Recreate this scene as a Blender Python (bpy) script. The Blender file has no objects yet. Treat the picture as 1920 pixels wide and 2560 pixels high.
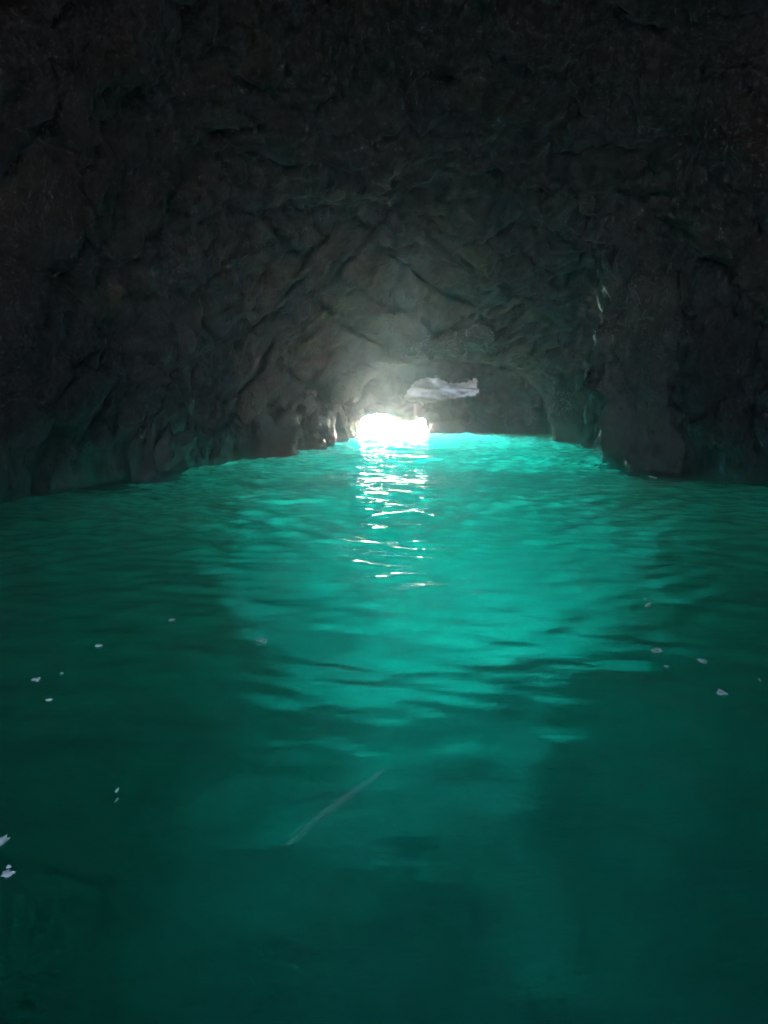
import bpy, bmesh, math, random
import numpy as np
from mathutils import Vector
from mathutils.geometry import delaunay_2d_cdt

R = math.radians
sc = bpy.context.scene
col = sc.collection

# ------------------------------------------------------------------ camera
CAM_H, F, CX, CY, YH = 1.2, 1922.0, 960.0, 1280.0, 1030.0     # photograph pixels (1920 x 2560)
PITCH = math.atan((CY - YH) / F)
cam_d = bpy.data.cameras.new('camera')
cam = bpy.data.objects.new('camera', cam_d)
col.objects.link(cam)
cam.location = (0, 0, CAM_H)
cam.rotation_euler = (R(90) - PITCH, 0, 0)
cam_d.sensor_fit = 'VERTICAL'
cam_d.sensor_height = 24.0
cam_d.lens = 24.0 * F / 2560.0
cam_d.clip_start = 0.02
cam_d.clip_end = 6000
sc.camera = cam

# ------------------------------------------------------------------ sky and sun
SUN_EL, SUN_AZ = R(12.5), R(1.2)           # the sun stands low beyond the cave mouth
world = bpy.data.worlds.new('World')
sc.world = world
world.use_nodes = True
nt = world.node_tree
bg = nt.nodes['Background']
sky = nt.nodes.new('ShaderNodeTexSky')
sky.sky_type = 'NISHITA'
sky.sun_disc = False
sky.sun_elevation = SUN_EL
sky.sun_rotation = SUN_AZ
nt.links.new(sky.outputs[0], bg.inputs[0])
bg.inputs[1].default_value = 0.15
sun_d = bpy.data.lights.new('sun', 'SUN')
sun_d.energy = 5.0
sun_d.angle = R(1.0)
sun_d.color = (1.0, 0.95, 0.88)
sun = bpy.data.objects.new('sun', sun_d)
col.objects.link(sun)
sun.rotation_euler = (-(R(90) - SUN_EL), 0, -SUN_AZ)
sun.location = (0, 120, 40)

sc.view_settings.view_transform = 'Standard'
sc.view_settings.look = 'None'
sc.view_settings.exposure = 4.4
sc.view_settings.gamma = 1.0
sc.view_settings.use_curve_mapping = False

cy = sc.cycles
cy.max_bounces = 9
cy.diffuse_bounces = 4
cy.glossy_bounces = 4
cy.transmission_bounces = 6
cy.transparent_max_bounces = 12
cy.volume_bounces = 3
cy.sample_clamp_indirect = 3.0
cy.blur_glossy = 0.5
cy.use_denoising = True
try:
    cy.denoiser = 'OPENIMAGEDENOISE'
    cy.denoising_input_passes = 'RGB_ALBEDO_NORMAL'
except Exception:
    pass

# ------------------------------------------------------------------ helpers
def hash3(i, j, k, s):
    h = (i.astype(np.int64) * 374761393 + j.astype(np.int64) * 668265263 + k.astype(np.int64) * 2147483647 + s * 974634777) & 0xFFFFFFFF
    h = ((h ^ (h >> 13)) * 1274126177) & 0xFFFFFFFF
    h = ((h ^ (h >> 16)) * 2246822519) & 0xFFFFFFFF
    return ((h ^ (h >> 15)) & 0xFFFFFF) / float(0xFFFFFF) * 2 - 1

def vnoise(p, s=0):
    i = np.floor(p).astype(np.int64)
    f = p - i
    u = f * f * f * (f * (f * 6 - 15) + 10)
    r = 0
    for a in (0, 1):
        wa = u[:, 0] if a else 1 - u[:, 0]
        for b in (0, 1):
            wb = u[:, 1] if b else 1 - u[:, 1]
            for c in (0, 1):
                wc = u[:, 2] if c else 1 - u[:, 2]
                r = r + wa * wb * wc * hash3(i[:, 0] + a, i[:, 1] + b, i[:, 2] + c, s)
    return r

def fbm(p, octaves=4, s=0, gain=0.5, ridged=False):
    r, a, f = 0, 1.0, 1.0
    for o in range(octaves):
        n = vnoise(p * f + 17.3 * o, s + o)
        r = r + a * ((1 - 2 * np.abs(n)) if ridged else n)
        a *= gain
        f *= 2.03
    return r

def worley(p, s=0):
    i = np.floor(p).astype(np.int64)
    f1 = np.full(len(p), 9.0); f2 = np.full(len(p), 9.0)
    for a in (-1, 0, 1):
        for b in (-1, 0, 1):
            for c in (-1, 0, 1):
                I, J, K = i[:, 0] + a, i[:, 1] + b, i[:, 2] + c
                d = (I + 0.5 + 0.48 * hash3(I, J, K, s) - p[:, 0]) ** 2 + (J + 0.5 + 0.48 * hash3(I, J, K, s + 1) - p[:, 1]) ** 2 + (K + 0.5 + 0.48 * hash3(I, J, K, s + 2) - p[:, 2]) ** 2
                f2 = np.minimum(f2, np.maximum(f1, d)); f1 = np.minimum(f1, d)
    return np.sqrt(f1), np.sqrt(f2)

def broken(p, s=0):
    """blocky broken-rock relief: raised facets parted by cracks"""
    w = p + 0.35 * np.stack([vnoise(p * 1.3, s + 50), vnoise(p * 1.3, s + 51), vnoise(p * 1.3, s + 52)], -1)
    f1, f2 = worley(w, s)
    return np.clip((f2 - f1) / 0.28, 0, 1) - 0.8 * f1

def ground_point(px, py, z=0.0):
    """where the ray through a photograph pixel meets the height z"""
    dx, dyc, = (px - CX) / F, (CY - py) / F
    d = Vector((dx, math.cos(PITCH) + dyc * math.sin(PITCH), -math.sin(PITCH) + dyc * math.cos(PITCH)))
    t = (z - CAM_H) / d.z
    return Vector((0, 0, CAM_H)) + d * t

def wall_point(px, py, y):
    dx, dyc, = (px - CX) / F, (CY - py) / F
    d = Vector((dx, math.cos(PITCH) + dyc * math.sin(PITCH), -math.sin(PITCH) + dyc * math.cos(PITCH)))
    return Vector((0, 0, CAM_H)) + d * (y / d.y)

def mesh_obj(name, verts, faces, material, parent=None, smooth=True):
    me = bpy.data.meshes.new(name)
    if isinstance(verts, np.ndarray):
        verts = verts.tolist()
    if isinstance(faces, np.ndarray):
        faces = faces.tolist()
    me.from_pydata(verts, [], faces)
    me.update()
    if smooth:
        me.polygons.foreach_set('use_smooth', [True] * len(me.polygons))
    me.materials.append(material)
    o = bpy.data.objects.new(name, me)
    col.objects.link(o)
    if parent:
        o.parent = parent
    return o

def tag(o, label, cat, group=None):
    o['label'] = label
    o['category'] = cat
    if group:
        o['group'] = group
    return o

def grid_faces(n, m):
    """n rows of m vertices"""
    a = np.arange(n * m).reshape(n, m)
    return np.stack([a[:-1, :-1], a[:-1, 1:], a[1:, 1:], a[1:, :-1]], -1).reshape(-1, 4)

# ------------------------------------------------------------------ materials
def new_mat(name):
    m = bpy.data.materials.new(name)
    m.use_nodes = True
    n = m.node_tree.nodes
    n.clear()
    out = n.new('ShaderNodeOutputMaterial')
    return m, m.node_tree, out

def rock_material(name, dark, light, ochre, rough=(0.6, 0.95), scale=1.0, bump=0.9, spec=0.12, damp=True, painted_fade=False):
    m, t, out = new_mat(name)
    N, L = t.nodes, t.links
    b = N.new('ShaderNodeBsdfPrincipled')
    geo = N.new('ShaderNodeNewGeometry')
    mp = N.new('ShaderNodeMapping')
    mp.inputs['Scale'].default_value = (1.0 * scale, 1.0 * scale, 0.85 * scale)
    L.new(geo.outputs['Position'], mp.inputs[0])
    def noise(sc_, det, rgh, src=mp):
        n = N.new('ShaderNodeTexNoise')
        n.inputs['Scale'].default_value = sc_
        n.inputs['Detail'].default_value = det
        n.inputs['Roughness'].default_value = rgh
        L.new(src.outputs[0], n.inputs['Vector'])
        return n
    n1 = noise(0.9, 6, 0.62)
    n2 = noise(4.2, 8, 0.7)
    n3 = noise(0.45, 4, 0.5)
    cr = N.new('ShaderNodeValToRGB')
    cr.color_ramp.elements[0].position = 0.36
    cr.color_ramp.elements[0].color = (*dark, 1)
    cr.color_ramp.elements[1].position = 0.66
    cr.color_ramp.elements[1].color = (*light, 1)
    mx = N.new('ShaderNodeMath'); mx.operation = 'MULTIPLY_ADD'
    mx.inputs[1].default_value = 0.5; 
    L.new(n2.outputs[0], mx.inputs[0])
    mh = N.new('ShaderNodeMath'); mh.operation = 'MULTIPLY'; mh.inputs[1].default_value = 0.5
    L.new(n1.outputs[0], mh.inputs[0]); L.new(mh.outputs[0], mx.inputs[2])
    L.new(mx.outputs[0], cr.inputs[0])
    oc = N.new('ShaderNodeValToRGB')
    oc.color_ramp.elements[0].position = 0.60
    oc.color_ramp.elements[0].color = (0, 0, 0, 1)
    oc.color_ramp.elements[1].position = 0.74
    oc.color_ramp.elements[1].color = (1, 1, 1, 1)
    L.new(n3.outputs[0], oc.inputs[0])
    mix = N.new('ShaderNodeMix'); mix.data_type = 'RGBA'
    L.new(oc.outputs[0], mix.inputs[0])
    L.new(cr.outputs[0], mix.inputs[6])
    mix.inputs[7].default_value = (*ochre, 1)
    if painted_fade:                        # pale sand; colour darkened to both sides, a painted fade softening the glow's edge
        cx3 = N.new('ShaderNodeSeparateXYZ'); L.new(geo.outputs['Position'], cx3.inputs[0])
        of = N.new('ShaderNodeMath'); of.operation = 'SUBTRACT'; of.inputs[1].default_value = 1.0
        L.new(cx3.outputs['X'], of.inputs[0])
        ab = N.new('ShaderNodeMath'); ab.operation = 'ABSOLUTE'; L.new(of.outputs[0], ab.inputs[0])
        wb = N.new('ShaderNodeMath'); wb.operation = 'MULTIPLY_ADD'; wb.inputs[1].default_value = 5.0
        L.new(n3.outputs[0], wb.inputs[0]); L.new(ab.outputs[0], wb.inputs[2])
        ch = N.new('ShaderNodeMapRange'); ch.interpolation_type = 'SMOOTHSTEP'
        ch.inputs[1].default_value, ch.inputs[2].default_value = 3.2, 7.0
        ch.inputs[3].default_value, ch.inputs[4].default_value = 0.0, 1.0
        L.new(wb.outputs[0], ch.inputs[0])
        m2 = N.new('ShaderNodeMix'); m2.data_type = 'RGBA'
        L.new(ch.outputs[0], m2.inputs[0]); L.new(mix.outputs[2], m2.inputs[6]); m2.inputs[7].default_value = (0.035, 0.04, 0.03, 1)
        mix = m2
    L.new(mix.outputs[2], b.inputs['Base Color'])
    rr = N.new('ShaderNodeMapRange')
    rr.inputs[1].default_value, rr.inputs[2].default_value = 0.35, 0.65
    rr.inputs[3].default_value, rr.inputs[4].default_value = rough
    L.new(n2.outputs[0], rr.inputs[0])
    b.inputs['IOR'].default_value = 1.45
    # a wet band just above the water line
    sx = N.new('ShaderNodeSeparateXYZ'); L.new(geo.outputs['Position'], sx.inputs[0])
    wz = N.new('ShaderNodeMath'); wz.operation = 'MULTIPLY_ADD'; wz.inputs[1].default_value = -3.0
    L.new(n1.outputs[0], wz.inputs[0]); L.new(sx.outputs['Z'], wz.inputs[2])
    wet = N.new('ShaderNodeMapRange'); wet.interpolation_type = 'SMOOTHSTEP'
    wet.inputs[1].default_value, wet.inputs[2].default_value = -1.3, 0.0
    wet.inputs[3].default_value, wet.inputs[4].default_value = 1.0, 0.0
    L.new(wz.outputs[0], wet.inputs[0])
    mr = N.new('ShaderNodeMix'); mr.inputs[3].default_value = 0.06 if damp else rough[1]
    L.new(wet.outputs[0], mr.inputs[0]); L.new(rr.outputs[0], mr.inputs[2]); L.new(mr.outputs[0], b.inputs['Roughness'])
    ms = N.new('ShaderNodeMix'); ms.inputs[2].default_value = spec; ms.inputs[3].default_value = min(spec * 3, 0.9) if damp else spec
    L.new(wet.outputs[0], ms.inputs[0]); L.new(ms.outputs[0], b.inputs['Specular IOR Level'])
    n4 = noise(9.0, 8, 0.72)
    n5 = noise(1.8, 6, 0.6)
    b1 = N.new('ShaderNodeBump'); b1.inputs['Strength'].default_value = bump; b1.inputs['Distance'].default_value = 0.25
    b2 = N.new('ShaderNodeBump'); b2.inputs['Strength'].default_value = bump; b2.inputs['Distance'].default_value = 0.06
    L.new(n5.outputs[0], b1.inputs['Height'])
    L.new(n4.outputs[0], b2.inputs['Height']); L.new(b1.outputs[0], b2.inputs['Normal'])
    L.new(b2.outputs[0], b.inputs['Normal'])
    L.new(b.outputs[0], out.inputs['Surface'])
    return m

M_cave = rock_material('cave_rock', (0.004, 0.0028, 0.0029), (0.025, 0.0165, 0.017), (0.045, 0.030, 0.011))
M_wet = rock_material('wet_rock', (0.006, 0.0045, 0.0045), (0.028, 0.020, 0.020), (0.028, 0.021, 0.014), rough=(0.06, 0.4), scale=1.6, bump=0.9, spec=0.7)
M_pale = rock_material('pale_ghost', (0.36, 0.32, 0.32), (0.74, 0.68, 0.67), (0.68, 0.60, 0.56), rough=(0.7, 0.9), scale=1.4, bump=0.7, damp=False)
M_sand = rock_material('sea_sand', (0.18, 0.18, 0.165), (0.34, 0.33, 0.30), (0.08, 0.09, 0.08), rough=(0.8, 0.95), scale=0.5, bump=0.3, spec=0.1, damp=False, painted_fade=True)

def water_material():
    m, t, out = new_mat('cave_water')
    N, L = t.nodes, t.links
    g = N.new('ShaderNodeBsdfGlass')
    g.inputs['Color'].default_value = (1, 1, 1, 1)
    g.inputs['Roughness'].default_value = 0.02
    g.inputs['IOR'].default_value = 1.333
    geo = N.new('ShaderNodeNewGeometry')
    mp = N.new('ShaderNodeMapping')
    mp.inputs['Scale'].default_value = (0.55, 1.5, 1.0)
    L.new(geo.outputs['Position'], mp.inputs[0])
    n = N.new('ShaderNodeTexNoise')
    n.inputs['Scale'].default_value = 3.2
    n.inputs['Detail'].default_value = 4
    n.inputs['Roughness'].default_value = 0.5
    L.new(mp.outputs[0], n.inputs['Vector'])
    b = N.new('ShaderNodeBump')
    b.inputs['Strength'].default_value = 0.22
    b.inputs['Distance'].default_value = 0.05
    L.new(n.outputs[0], b.inputs['Height'])
    L.new(b.outputs[0], g.inputs['Normal'])
    L.new(g.outputs[0], out.inputs['Surface'])
    return m

def sea_material():
    m, t, out = new_mat('open_sea')
    N, L = t.nodes, t.links
    tr = N.new('ShaderNodeBsdfTransparent')
    gl = N.new('ShaderNodeBsdfGlossy')
    gl.inputs['Roughness'].default_value = 0.12
    lw = N.new('ShaderNodeLayerWeight')
    lw.inputs['Blend'].default_value = 0.5
    pw = N.new('ShaderNodeMath'); pw.operation = 'POWER'; pw.inputs[1].default_value = 5.0
    L.new(lw.outputs['Facing'], pw.inputs[0])
    fr = N.new('ShaderNodeMath'); fr.operation = 'MULTIPLY_ADD'
    fr.inputs[1].default_value = 0.98; fr.inputs[2].default_value = 0.02
    L.new(pw.outputs[0], fr.inputs[0])
    n = N.new('ShaderNodeTexNoise')
    n.inputs['Scale'].default_value = 1.5
    n.inputs['Detail'].default_value = 6
    geo = N.new('ShaderNodeNewGeometry')
    L.new(geo.outputs['Position'], n.inputs['Vector'])
    b = N.new('ShaderNodeBump')
    b.inputs['Strength'].default_value = 0.5
    b.inputs['Distance'].default_value = 0.15
    L.new(n.outputs[0], b.inputs['Height'])
    L.new(b.outputs[0], gl.inputs['Normal'])
    mx = N.new('ShaderNodeMixShader')
    L.new(fr.outputs[0], mx.inputs[0]); L.new(tr.outputs[0], mx.inputs[1]); L.new(gl.outputs[0], mx.inputs[2])
    L.new(mx.outputs[0], out.inputs['Surface'])
    return m

def volume_material(name, sc_col, sc_den, aniso, ab_col=None, ab_den=0, even_den=0):
    m, t, out = new_mat(name)
    N, L = t.nodes, t.links
    s = N.new('ShaderNodeVolumeScatter')
    s.inputs['Color'].default_value = (*sc_col, 1)
    s.inputs['Density'].default_value = sc_den
    s.inputs['Anisotropy'].default_value = aniso
    if even_den:                       # a second, even lobe besides the forward one
        e = N.new('ShaderNodeVolumeScatter')
        e.inputs['Color'].default_value = (1.0, 0.84, 0.88, 1)
        e.inputs['Density'].default_value = even_den
        e.inputs['Anisotropy'].default_value = 0.0
        ad = N.new('ShaderNodeAddShader')
        L.new(s.outputs[0], ad.inputs[0]); L.new(e.outputs[0], ad.inputs[1])
        L.new(ad.outputs[0], out.inputs['Volume'])
    elif ab_col is None:
        L.new(s.outputs[0], out.inputs['Volume'])
    else:
        a = N.new('ShaderNodeVolumeAbsorption')
        a.inputs['Color'].default_value = (*ab_col, 1)
        a.inputs['Density'].default_value = ab_den
        ad = N.new('ShaderNodeAddShader')
        L.new(s.outputs[0], ad.inputs[0]); L.new(a.outputs[0], ad.inputs[1])
        L.new(ad.outputs[0], out.inputs['Volume'])
    m.cycles.homogeneous_volume = True
    return m

def foam_material(name, c, clear=0.0):
    m, t, out = new_mat(name)
    N, L = t.nodes, t.links
    b = N.new('ShaderNodeBsdfPrincipled')
    n = N.new('ShaderNodeTexNoise'); n.inputs['Scale'].default_value = 90
    geo = N.new('ShaderNodeNewGeometry')
    L.new(geo.outputs['Position'], n.inputs['Vector'])
    cr = N.new('ShaderNodeValToRGB')
    cr.color_ramp.elements[0].color = (c[0] * 0.8, c[1] * 0.8, c[2] * 0.8, 1)
    cr.color_ramp.elements[1].color = (*c, 1)
    L.new(n.outputs[0], cr.inputs[0])
    L.new(cr.outputs[0], b.inputs['Base Color'])
    b.inputs['Roughness'].default_value = 0.35
    bp = N.new('ShaderNodeBump'); bp.inputs['Strength'].default_value = 0.4; bp.inputs['Distance'].default_value = 0.004
    L.new(n.outputs[0], bp.inputs['Height']); L.new(bp.outputs[0], b.inputs['Normal'])
    if clear:
        tr = N.new('ShaderNodeBsdfTransparent')
        mx = N.new('ShaderNodeMixShader'); mx.inputs[0].default_value = clear
        L.new(b.outputs[0], mx.inputs[1]); L.new(tr.outputs[0], mx.inputs[2])
        L.new(mx.outputs[0], out.inputs['Surface'])
    else:
        L.new(b.outputs[0], out.inputs['Surface'])
    return m

M_water = water_material()
M_sea = sea_material()
M_body = volume_material('sea_water_depth', (0.25, 1.0, 0.85), 0.033, 0.30, (0.0, 0.955, 0.914), 0.12)
M_haze = volume_material('cave_haze', (1.0, 0.86, 0.96), 0.0042, 0.82, None, 0, 0.0011)
M_foam = foam_material('sea_foam', (0.90, 0.87, 0.80), 0.12)
M_thin = foam_material('thin_foam', (0.80, 0.82, 0.76), 0.68)
M_wisp = foam_material('foam_wisp', (0.62, 0.80, 0.72), 0.55)

# ------------------------------------------------------------------ cave shell
FAR = 43.5           # metres to the end wall with the mouth
DEPTH = 10.0
#        y     xl    xr    H
SEC = [(-3.5, -5.2, 6.0, 6.4),
       (-2.0, -5.3, 6.2, 7.2),
       (2.0, -5.6, 6.7, 8.4),
       (7.0, -5.5, 6.8, 8.4),
       (11.0, -5.0, 6.4, 7.8),
       (14.0, -4.6, 6.0, 6.6),
       (16.5, -4.1, 6.2, 5.7),
       (18.5, -3.7, 7.2, 5.9),
       (22.0, -3.1, 7.6, 5.9),
       (26.0, -2.9, 7.9, 5.4),
       (30.0, -2.6, 8.2, 4.3),
       (32.0, -2.4, 8.4, 3.75),
       (34.5, -2.2, 8.6, 4.1),
       (38.0, -2.0, 8.8, 4.2),
       (42.0, -2.0, 9.2, 4.1),
       (FAR + 0.3, -2.0, 9.4, 4.0)]
SA = np.array(SEC)

def sec_at(y):
    # smooth (monotone-ish) interpolation of the section table
    ys = SA[:, 0]
    out = []
    for c in (1, 2, 3):
        fine = np.interp(y, ys, SA[:, c])
        fa = np.interp(y - 0.6, ys, SA[:, c]); fb = np.interp(y + 0.6, ys, SA[:, c])
        out.append(0.5 * fine + 0.25 * fa + 0.25 * fb)
    return out

def build_shell():
    ny = 460
    ys = np.linspace(SA[0, 0], FAR + 1.1, ny)
    na, nu = 260, 18
    th = np.linspace(0, math.pi, na)
    xl, xr, H = sec_at(ys)
    c, s = np.cos(th), np.sin(th)
    e = 0.78
    cx_ = np.sign(c) * np.abs(c) ** e
    sz_ = np.abs(s) ** e
    mid, hw = (xl + xr) / 2, (xr - xl) / 2
    X = mid[:, None] + hw[:, None] * cx_[None]
    Z = H[:, None] * sz_[None]
    # below the water line the walls go down and are undercut
    d = np.linspace(0, 1, nu + 1)[1:]
    zu = -(DEPTH + 1.5) * d ** 1.3
    und = 4.0 * (1 - np.exp(-(-zu) / 2.2))
    XR = xr[:, None] + und[None]; XL = xl[:, None] - und[None]
    ZU = np.broadcast_to(zu[None], XR.shape)
    X = np.concatenate([XR[:, ::-1], X, XL], 1)
    Z = np.concatenate([ZU[:, ::-1], Z, ZU], 1)
    Y = np.broadcast_to(ys[:, None], X.shape)
    P = np.stack([X, Y, Z], -1)
    n, m = X.shape
    # outward direction of each section
    cen = np.stack([mid, ys, np.minimum(H * 0.35, 1.8)], -1)[:, None]
    D = P - cen; D[..., 1] = 0
    D /= np.linalg.norm(D, axis=-1, keepdims=True) + 1e-9
    q = P.reshape(-1, 3)
    big = fbm(q * np.array([0.22, 0.22, 0.16]), 3, 5)
    med = fbm(q * np.array([0.9, 0.9, 0.9]), 4, 11, ridged=True)
    fine = fbm(q * np.array([2.6, 2.6, 1.7]), 3, 23)
    amp = np.clip((FAR - q[:, 1]) / 3, 0.15, 1) * np.where(q[:, 1] > 28, 1.1, 1.0)
    wl = np.clip(np.abs(q[:, 2]) / 1.2, 0.35, 1)
    blk = broken(q * np.array([0.75, 0.75, 0.6]), 301)
    blk2 = broken(q * np.array([2.2, 2.2, 1.7]), 311)
    disp = (0.60 * big - 0.07 * (med - 0.3) + 0.08 * fine - 0.26 * blk - 0.085 * blk2) * amp * wl
    q = q + D.reshape(-1, 3) * disp[:, None]
    q[:, 1] += 0.25 * fbm(P.reshape(-1, 3) * 0.6, 2, 41) * amp
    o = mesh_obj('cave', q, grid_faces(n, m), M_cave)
    o['kind'] = 'structure'
    tag(o, 'dark rough rock walls and vault of the sea cave', 'cave')
    return o
cave = build_shell()

# ------------------------------------------------------------------ end wall / outer cliff with the mouth and an opening added above it
mouth_px = [(884, 1081), (893, 1070), (901, 1060), (902, 1048), (909, 1043), (919, 1040), (931, 1037), (943, 1036), (956, 1036.5), (967, 1038),
            (976, 1041), (982, 1045), (988, 1051), (994, 1057), (1003, 1055), (1012, 1056), (1026, 1056), (1039, 1054), (1047, 1049),
            (1057, 1046), (1065, 1051), (1067, 1060), (1066, 1069), (1072, 1074), (1080, 1079)]
ghost_gap_px = [(1009, 993), (1018, 981), (1027, 969), (1032, 960), (1039, 954), (1050, 948), (1063, 945), (1078, 943), (1091, 944), (1109, 950), (1121, 959),
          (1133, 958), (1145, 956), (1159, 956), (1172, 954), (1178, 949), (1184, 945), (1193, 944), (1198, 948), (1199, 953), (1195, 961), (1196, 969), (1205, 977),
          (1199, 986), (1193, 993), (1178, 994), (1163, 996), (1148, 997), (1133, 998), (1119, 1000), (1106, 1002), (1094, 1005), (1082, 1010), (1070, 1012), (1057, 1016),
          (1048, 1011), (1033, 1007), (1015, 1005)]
mouth = [(p.x, p.z) for p in (wall_point(a, b, FAR) for a, b in mouth_px)]
ghost_gap = [(p.x, p.z) for p in (wall_point(a, b, FAR) for a, b in ghost_gap_px)]
def ragged(poly, amount, seed, closed):
    rng = random.Random(seed)
    out = []
    n = len(poly)
    for i in range(n if closed else n - 1):
        (x1, z1), (x2, z2) = poly[i], poly[(i + 1) % n]
        out.append((x1, z1))
        for f in (0.33, 0.67):
            out.append((x1 + (x2 - x1) * f + rng.uniform(-amount, amount), z1 + (z2 - z1) * f + rng.uniform(-amount, amount)))
    if not closed:
        out.append(poly[-1])
    return out
mouth = ragged(mouth, 0.035, 5, False)
ghost_gap = ragged(ghost_gap, 0.075, 6, True)
SILL = -0.45

def inside(poly, x, z):
    r = False
    n = len(poly)
    for i in range(n):
        x1, z1 = poly[i]; x2, z2 = poly[(i + 1) % n]
        if (z1 > z) != (z2 > z) and x < (x2 - x1) * (z - z1) / (z2 - z1) + x1:
            r = not r
    return r

def build_end_wall():
    open_poly = [(mouth[0][0] - 0.1, -0.14)] + mouth + [(mouth[-1][0] + 0.1, -0.14)]
    # a wide arch under water lets the daylight in below the mouth
    arch = []
    for k in range(41):
        t = -1 + 2 * k / 40
        ax = 1.6 + (8.6 if t > 0 else 7.6) * t
        az_ = -0.45 - 9.8 * abs(t) ** 2.6
        arch.append((ax, max(az_, -DEPTH - 0.6)))
    arch = [(arch[0][0], -DEPTH - 0.6)] + arch[1:-1] + [(arch[-1][0], -DEPTH - 0.6)]
    outer = [(-70, -DEPTH - 1), (70, -DEPTH - 1), (70, 10.5), (-70, 10.5)]
    pts, edges = [], []
    def add_loop(poly):
        i0 = len(pts)
        pts.extend(Vector(p) for p in poly)
        n = len(poly)
        edges.extend((i0 + i, i0 + (i + 1) % n) for i in range(n))
    add_loop(outer); add_loop(open_poly); add_loop(ghost_gap); add_loop(arch)
    rng = random.Random(4)
    x = -4.0
    while x < 11:
        z = -0.3
        while z < 5.2:
            px, pz = x + rng.uniform(-.04, .04), z + rng.uniform(-.04, .04)
            pts.append(Vector((px, pz)))
            z += 0.09
        x += 0.09
    for k in range(900):
        pts.append(Vector((rng.uniform(-68, 68), rng.uniform(-9, 10))))
    v, e, f, *_ = delaunay_2d_cdt(pts, edges, [], 0, 1e-5)
    V = np.array([(p[0], p[1]) for p in v])
    keep = []
    for t in f:
        c = V[list(t)].mean(0)
        if not (-70 < c[0] < 70):
            continue
        if inside(open_poly, c[0], c[1]) or inside(ghost_gap, c[0], c[1]) or inside(arch, c[0], c[1]):
            continue
        keep.append(list(t))
    q = np.stack([V[:, 0], np.full(len(V), FAR), V[:, 1]], -1)
    n = fbm(q * np.array([0.9, 1, 1.3]), 4, 60, ridged=True) * 0.24 + fbm(q * np.array([2.8, 1, 3.4]), 3, 70) * 0.12 - 0.22 * broken(q * np.array([1.1, 1, 1.3]), 66) + 0.1
    local = ((q[:, 0] > -5) & (q[:, 0] < 12) & (q[:, 2] < 6)).astype(float)
    n = np.clip(n, -0.8, 0.55)
    q[:, 1] += n * (0.35 + 0.65 * local) + 0.25
    # each opening gets a rim that runs outwards through the rock
    from collections import Counter
    cnt = Counter()
    for t in keep:
        for a, b in ((0, 1), (1, 2), (2, 0)):
            cnt[(min(t[a], t[b]), max(t[a], t[b]))] += 1
    bnd = [k for k, c in cnt.items() if c == 1 and abs(V[k[0]][0]) < 60 and V[k[0]][1] < 9.5 and V[k[0]][1] > -DEPTH - 0.9]
    verts = q.tolist()
    last = {}
    rings = 5
    for a in {i for k in bnd for i in k}:
        p = q[a]; ids = [a]
        for r in range(1, rings + 1):
            w = r / rings
            nn = vnoise(np.array([[p[0] * 2, w * 3, p[2] * 2]]), 90)[0] * 0.05
            up = 0.10 * w if p[2] > SILL else 0
            verts.append([p[0] * 1.0 + nn * w, p[1] + 0.5 * w, p[2] + up + nn * 0.6])
            ids.append(len(verts) - 1)
        last[a] = ids
    for a, b in bnd:
        for r in range(rings):
            keep.append([last[a][r], last[b][r], last[b][r + 1], last[a][r + 1]])
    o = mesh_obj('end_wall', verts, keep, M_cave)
    tag(o, 'dark rock end wall around the bright white cave mouth', 'rock wall')
    return o
end_wall = build_end_wall()

# added daylit rock behind the added opening, standing in for a lens ghost
def build_ghost_rock():
    c = np.mean(np.array(ghost_gap), 0)
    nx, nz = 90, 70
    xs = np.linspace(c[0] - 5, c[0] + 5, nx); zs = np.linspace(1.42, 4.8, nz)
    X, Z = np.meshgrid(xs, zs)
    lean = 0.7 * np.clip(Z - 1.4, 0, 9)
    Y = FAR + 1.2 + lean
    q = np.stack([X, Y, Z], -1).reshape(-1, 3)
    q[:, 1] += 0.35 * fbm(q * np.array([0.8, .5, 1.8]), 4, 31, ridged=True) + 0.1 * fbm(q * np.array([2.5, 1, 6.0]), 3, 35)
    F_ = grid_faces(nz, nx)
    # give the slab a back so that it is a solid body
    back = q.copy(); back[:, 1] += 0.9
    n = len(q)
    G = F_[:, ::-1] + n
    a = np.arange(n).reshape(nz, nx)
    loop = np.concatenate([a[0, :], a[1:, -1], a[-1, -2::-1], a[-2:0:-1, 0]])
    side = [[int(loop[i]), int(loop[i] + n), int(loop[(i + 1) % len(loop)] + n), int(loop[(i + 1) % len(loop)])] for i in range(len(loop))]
    o = mesh_obj('ghost_rock', np.concatenate([q, back]), F_.tolist() + G.tolist() + side, M_pale)
    tag(o, 'pale grey rock added in place of a lens ghost above and to one side of the bright mouth', 'rock')
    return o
pale = build_ghost_rock()

# unseen rock added behind the camera, below an added slot lighting the near walls
def build_back():
    xs = np.linspace(-14, 16, 60); zs = np.linspace(-DEPTH - 1.5, BACK_TOP, 40)
    X, Z = np.meshgrid(xs, zs)
    q = np.stack([X, np.full(X.shape, -3.4), Z], -1).reshape(-1, 3)
    q[:, 1] += 0.15 * fbm(q * 0.8, 3, 81)
    q[:, 2] += 0.25 * fbm(q * np.array([0.9, 1, 0.0]), 3, 83) * (q[:, 2] > BACK_TOP - 0.5)
    o = mesh_obj('added_back_rock', q, grid_faces(40, 60), M_cave)
    o['kind'] = 'structure'
BACK_TOP = 3.4
build_back()

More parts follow.
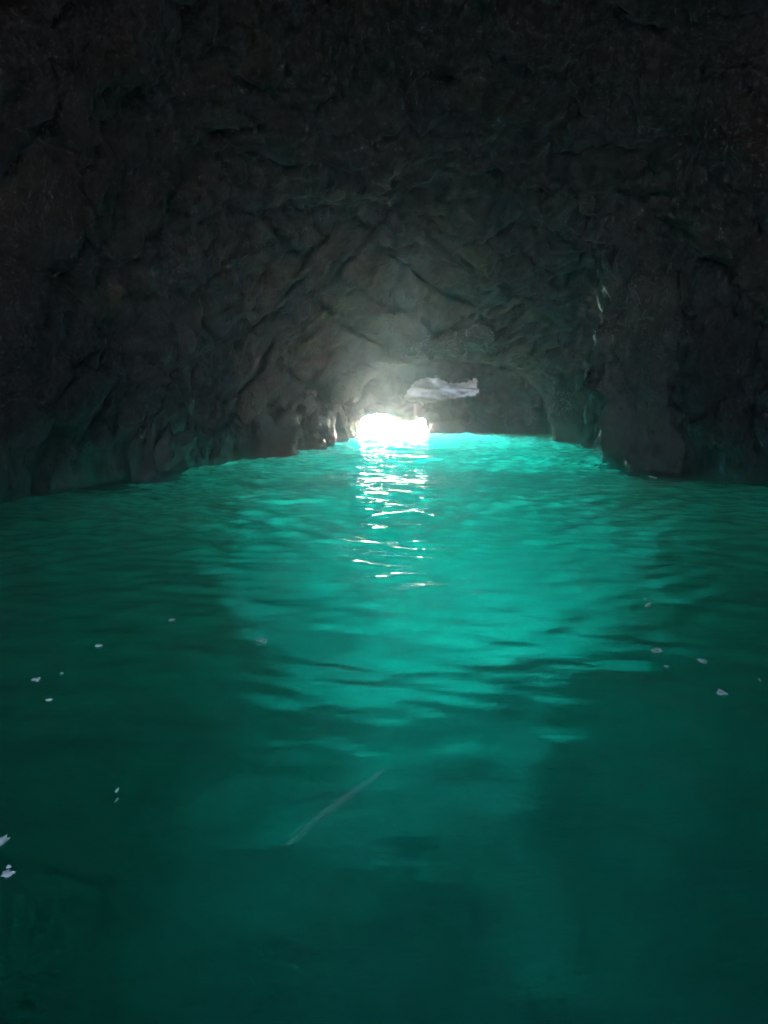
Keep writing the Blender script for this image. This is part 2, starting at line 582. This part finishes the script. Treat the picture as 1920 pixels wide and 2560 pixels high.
# ------------------------------------------------------------------ seabed
def build_seabed():
    xs = np.concatenate([np.linspace(-400, -16, 12), np.linspace(-14, 18, 130), np.linspace(20, 400, 12)])
    ys = np.concatenate([np.linspace(-60, -8, 8), np.linspace(-6, 70, 240), np.linspace(75, 900, 16)])
    X, Y = np.meshgrid(xs, ys)
    Z = np.full(X.shape, -DEPTH)
    q = np.stack([X, Y, Z], -1).reshape(-1, 3)
    # added sand bank: its slope brightens the mid water, its crest shades the near end
    yy = q[:, 1]
    up = np.clip((21 - yy) / 12.5, 0, 1); up = up * up * (3 - 2 * up)
    dn = np.clip((8.5 - yy) / 8.0, 0, 1); dn = dn * dn * (3 - 2 * dn)
    q[:, 2] += (2.3 - 0.016 * (q[:, 0] - 1.0) ** 2) * up - 2.3 * dn
    near = np.exp(-np.clip(np.abs(q[:, 1] - 25) - 35, 0, None) / 20)
    q[:, 2] += (0.45 * fbm(q * 0.16, 3, 7) + 0.05 * fbm(q * 0.7, 3, 8)) * near
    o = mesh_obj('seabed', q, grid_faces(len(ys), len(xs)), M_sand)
    o['kind'] = 'structure'
    return o
build_seabed()

# ------------------------------------------------------------------ water
rngw = np.random.RandomState(12)
WAVES = []
for k in range(80):
    lam = math.exp(rngw.uniform(math.log(0.19), math.log(2.4)))
    ang = R(90) + rngw.normal(0, R(46))
    WAVES.append((2 * math.pi / lam * math.cos(ang), 2 * math.pi / lam * math.sin(ang), rngw.uniform(0, 6.283),
                  0.0056 * lam ** 0.85, lam))

def wave_height(x, y):
    h = np.zeros_like(x)
    warp = 0.35 * vnoise(np.stack([x * 0.5, y * 0.5, np.zeros_like(x)], -1), 3)
    patch = 0.75 + 0.5 * vnoise(np.stack([x * 0.22, y * 0.22, np.zeros_like(x) + 5], -1), 4)
    fade = np.clip((y - 5.0) / 11.0, 0.0, 1.25)
    for kx, ky, ph, a, lam in WAVES:
        s = np.sin(kx * (x + warp) + ky * (y + 0.6 * warp) + ph)
        h += a * (s + 0.25 * (s * s - 0.5)) * (0.32 + 0.95 * fade if lam < 0.6 else 0.13 + 0.6 * fade)
    return h * patch

def build_water():
    nx = 400
    ys = np.concatenate([np.linspace(-3.6, 0.6, 40), 0.6 + (FAR + 0.6 - 0.6) * np.linspace(0, 1, 1300)[1:] ** 1.15])
    xs = np.linspace(-8.0, 11.5, nx)
    X, Y = np.meshgrid(xs, ys)
    x, y = X.ravel(), Y.ravel()
    q = np.stack([x, y, wave_height(x, y)], -1)
    o = mesh_obj('water', q, grid_faces(len(ys), nx), M_water)
    o['kind'] = 'structure'
    return o
build_water()

def slab(name, x0, x1, y0, y1, z0, z1, material):
    v = [(x, y, z) for z in (z0, z1) for y in (y0, y1) for x in (x0, x1)]
    f = [(0, 2, 3, 1), (4, 5, 7, 6), (0, 1, 5, 4), (2, 6, 7, 3), (0, 4, 6, 2), (1, 3, 7, 5)]
    return mesh_obj(name, v, f, material, smooth=False)

def build_open_sea():
    # the sea outside the cave, lying round the rock
    y0 = FAR + 0.6
    xs = [-400, 400]
    v = [(-400, y0, 0), (400, y0, 0), (400, 900, 0), (-400, 900, 0)]
    o = mesh_obj('sea', v, [(0, 1, 2, 3)], M_sea, smooth=False)
    o['kind'] = 'structure'
build_open_sea()
o = slab('water_depth', -30, 40, -8, 160, -DEPTH - 2.0, -0.12, M_body)
o['kind'] = 'stuff'
tag(o, 'clear turquoise sea water glowing from the light below', 'water')

# ------------------------------------------------------------------ rocks that stand out from the walls
def rock(name, c, size, seed, label, cat='rock', group=None, mat=None, flute=0.0, power=2.4, sub=6, amp=0.28, lean=(0, 0)):
    bm = bmesh.new()
    bmesh.ops.create_icosphere(bm, subdivisions=sub, radius=1)
    V = np.array([v.co[:] for v in bm.verts]); Fc = [[v.index for v in f.verts] for f in bm.faces]
    bm.free()
    k = (np.abs(V) ** power).sum(1) ** (-1.0 / power)
    S = V * k[:, None] * np.array(size)
    w = S + np.array(c)
    n = fbm(w * np.array([1.1, 1.1, 0.6]) , 4, seed, ridged=True) * amp * 0.5 + fbm(w * np.array([3.2, 3.2, 1.6]), 3, seed + 9) * amp * 0.3
    n = n + 0.16 * broken(w * np.array([1.6, 1.6, 0.9]), seed + 31) + 0.014 * broken(w * np.array([4.6, 4.6, 2.6]), seed + 37) + 0.03 * fbm(w * 9.0, 2, seed + 41)
    if flute:
        n = n + flute * fbm(w * np.array([2.4, 2.4, 0.25]), 3, seed + 21, ridged=True)
    S = S + V * n[:, None]
    S[:, 0] += lean[0] * S[:, 2]; S[:, 1] += lean[1] * S[:, 2]
    o = mesh_obj(name, S, Fc, mat or M_wet)
    o.location = c
    tag(o, label, cat, group)
    return o

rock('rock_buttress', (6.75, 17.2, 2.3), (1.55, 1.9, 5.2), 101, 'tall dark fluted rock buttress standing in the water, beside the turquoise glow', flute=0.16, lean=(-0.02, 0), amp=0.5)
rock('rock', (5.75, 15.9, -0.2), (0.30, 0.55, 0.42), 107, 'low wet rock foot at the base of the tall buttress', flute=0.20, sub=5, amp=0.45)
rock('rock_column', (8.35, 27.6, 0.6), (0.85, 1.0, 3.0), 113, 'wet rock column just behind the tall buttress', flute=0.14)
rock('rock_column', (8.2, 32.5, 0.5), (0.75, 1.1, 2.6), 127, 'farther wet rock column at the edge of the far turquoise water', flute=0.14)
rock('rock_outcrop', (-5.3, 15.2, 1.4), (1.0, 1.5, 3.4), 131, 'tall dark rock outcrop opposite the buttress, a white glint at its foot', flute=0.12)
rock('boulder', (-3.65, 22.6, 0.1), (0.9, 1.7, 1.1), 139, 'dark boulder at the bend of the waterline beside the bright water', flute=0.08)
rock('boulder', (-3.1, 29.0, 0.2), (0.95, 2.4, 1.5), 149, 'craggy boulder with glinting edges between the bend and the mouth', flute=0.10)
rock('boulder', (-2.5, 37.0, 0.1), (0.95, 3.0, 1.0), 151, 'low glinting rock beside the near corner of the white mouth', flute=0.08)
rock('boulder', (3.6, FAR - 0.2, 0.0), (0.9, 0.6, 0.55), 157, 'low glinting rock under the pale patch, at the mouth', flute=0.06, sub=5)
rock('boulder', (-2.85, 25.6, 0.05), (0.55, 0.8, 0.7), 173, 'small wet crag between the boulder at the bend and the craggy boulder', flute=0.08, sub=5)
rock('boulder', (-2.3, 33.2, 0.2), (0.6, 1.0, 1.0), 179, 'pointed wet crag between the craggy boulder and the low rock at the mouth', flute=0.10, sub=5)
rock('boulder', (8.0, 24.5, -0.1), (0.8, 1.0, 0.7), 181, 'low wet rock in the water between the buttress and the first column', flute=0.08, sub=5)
rock('rock_overhang', (1.2, 31.5, 4.35), (3.8, 1.1, 0.65), 163, 'jagged rock overhang hanging from the vault above the mouth', flute=0.0, amp=0.4)
rock('rock_ledge', (7.4, 9.2, 4.4), (1.0, 1.6, 0.7), 171, 'ochre tinged rock ledge high on the near wall', mat=M_cave, lean=(0.2, 0))

# ------------------------------------------------------------------ foam
def fleck(px, py, w, l, seed, label, ang=0.0, group='foam flecks floating on the dark water', mat=None):
    p = ground_point(px, py)
    rs = np.random.RandomState(seed)
    bm = bmesh.new()
    bmesh.ops.create_icosphere(bm, subdivisions=3, radius=1)
    V = np.array([v.co[:] for v in bm.verts]); Fc = [[v.index for v in f.verts] for f in bm.faces]
    bm.free()
    s = p.y / F
    S = V * (1 + 0.55 * fbm(V * 1.6 + seed, 3, seed))[:, None]
    k = 1.0 / max(math.sin(math.atan2(CAM_H, p.y)), 0.15)
    S = S * np.array([w * s / 2, l * s * k / 2, min(w, l) * s * 0.22])
    ca, sa = math.cos(ang), math.sin(ang)
    S = np.stack([S[:, 0] * ca - S[:, 1] * sa, S[:, 0] * sa + S[:, 1] * ca, S[:, 2]], -1)
    o = mesh_obj('foam_fleck', S, Fc, M_thin if (px > 1600 and py > 1300) or px == 655 else M_foam)
    z = float(wave_height(np.array([p.x]), np.array([p.y]))[0])
    o.location = (p.x, p.y, z + 0.004)
    tag(o, label, 'foam', group)
    return o

fleck(88, 1696, 22, 9, 1, 'oval white foam fleck, widest of the little cluster on the dark water', 0.2)
fleck(155, 1683, 9, 5, 2, 'tiny white foam speck just beside the oval fleck', 0.3)
fleck(123, 1750, 18, 7, 3, 'slim white foam fleck just below the oval fleck', 0.5)
fleck(247, 1618, 18, 7, 4, 'slim white foam fleck above the little cluster, alone', 0.2)
fleck(430, 1551, 13, 6, 5, 'small white foam fleck where the dark water starts to turn turquoise', 0.2)
fleck(655, 1598, 24, 12, 6, 'pale oval foam fleck in the turquoise, farthest from the walls', 0.3)
fleck(293, 1978, 7, 12, 7, 'tiny bright white fleck, upper of an upright pair on the dark near water', 0.0)
fleck(291, 2005, 6, 10, 8, 'tiny bright white fleck, lower of an upright pair on the dark near water', 0.0)
fleck(4, 2108, 22, 26, 9, 'white foam clump cut by the picture edge, upper of two')
fleck(20, 2192, 34, 20, 10, 'ragged white foam clump lowest in the picture', 0.3)
fleck(23, 2172, 12, 8, 11, 'faint little foam speck touching the lowest clump', 0.3)
fleck(1640, 1629, 24, 12, 12, 'pale foam fleck on the buttress side, largest there', -0.5)
fleck(1668, 1668, 12, 6, 13, 'small pale foam speck below the largest fleck on the buttress side', -0.5)
fleck(1756, 1649, 20, 10, 14, 'dim oval foam fleck farther out on the buttress side', 0.0)
fleck(1806, 1732, 24, 12, 15, 'dim slanting foam fleck, lowest on the buttress side', -0.6)
fleck(1900, 1698, 8, 6, 16, 'tiny dim foam speck close to the picture edge on the buttress side')
fleck(1619, 1514, 12, 10, 17, 'faint foam speck in the turquoise below the tall buttress', -0.6)
fleck(1613, 1502, 7, 4, 18, 'tiny faint foam speck, highest on the buttress side')
fleck(408, 1173, 16, 6, 19, 'bright white foam splash at the foot of the rock outcrop', 0.0, group='foam washing at the rocks')
fleck(495, 1167, 18, 4, 20, 'thin white foam splash between the outcrop and the bend of the waterline', 0.0, group='foam washing at the rocks')
fleck(1632, 1193, 10, 8, 21, 'white foam splash at the foot of the tall buttress', 0.0, group='foam washing at the rocks')

def streak(pts_px, widths, name, label, seed):
    """a thin line of tiny bubbles lying on the water"""
    P = np.array([ground_point(a, b)[:] for a, b in pts_px])
    rs = np.random.RandomState(seed)
    n = 900
    t = rs.beta(1.2, 1.3, n)
    tt = np.linspace(0, 1, len(P))
    C = np.stack([np.interp(t, tt, P[:, i]) for i in range(3)], -1)
    W = np.interp(t, tt, widths)
    C[:, 0] += rs.normal(0, 1, n) * W * 0.75
    C[:, 1] += rs.normal(0, 1, n) * W * 0.75
    C[:, 2] = wave_height(C[:, 0].copy(), C[:, 1].copy())
    rad = rs.uniform(0.0006, 0.0019, n)
    O = np.array([(1, 0, 0), (-1, 0, 0), (0, 1, 0), (0, -1, 0), (0, 0, 0.6), (0, 0, -0.6)])
    T = np.array([(0, 2, 4), (2, 1, 4), (1, 3, 4), (3, 0, 4), (2, 0, 5), (1, 2, 5), (3, 1, 5), (0, 3, 5)])
    V = (C[:, None] + O[None] * rad[:, None, None]).reshape(-1, 3)
    Fc = (T[None] + 6 * np.arange(n)[:, None, None]).reshape(-1, 3)
    o = mesh_obj(name, V, Fc, M_wisp)
    o['kind'] = 'stuff'
    tag(o, label, 'foam')
streak([(957, 1924), (938, 1944), (905, 1962), (880, 1978), (862, 2000), (835, 2016), (805, 2042), (770, 2072), (735, 2100), (712, 2122)],
       [0.002, 0.006, 0.012, 0.016, 0.013, 0.011, 0.013, 0.012, 0.008, 0.001], 'foam_streak', 'thin pale slanting foam line on the dark near water', 77)

# ------------------------------------------------------------------ haze
o = slab('haze', -420, 420, -62, 920, -DEPTH - 3.5, 12.0, M_haze)
o['kind'] = 'stuff'
tag(o, 'thin damp haze hanging in the cave air', 'haze')

# added volumes that stand in for the lens flare glow above the mouth
def build_flare_mist():
    bm = bmesh.new()
    bmesh.ops.create_icosphere(bm, subdivisions=4, radius=1)
    V = np.array([v.co[:] for v in bm.verts]); Fc = [[v.index for v in f.verts] for f in bm.faces]
    bm.free()
    for size, loc, den, seed in (((1.1, 10.0, 2.8), (0.4, 30.5, 3.3), 0.006, 205), ((2.1, 11.5, 3.6), (0.5, 30.0, 3.6), 0.005, 215),
                                 ((3.3, 12.5, 4.2), (0.2, 29.5, 3.6), 0.0035, 225)):
        S = V * (1 + 0.22 * fbm(V * 1.4, 3, seed))[:, None] * np.array(size)
        o = mesh_obj('flare_mist', S, Fc, volume_material('added_flare_mist', (0.95, 0.89, 1.0), den, 0.62))
        o.location = loc
        o['kind'] = 'stuff'
        tag(o, 'pale volume added in place of the lens flare glow above the cave mouth', 'flare_mist', 'added flare glow above the mouth')
build_flare_mist()
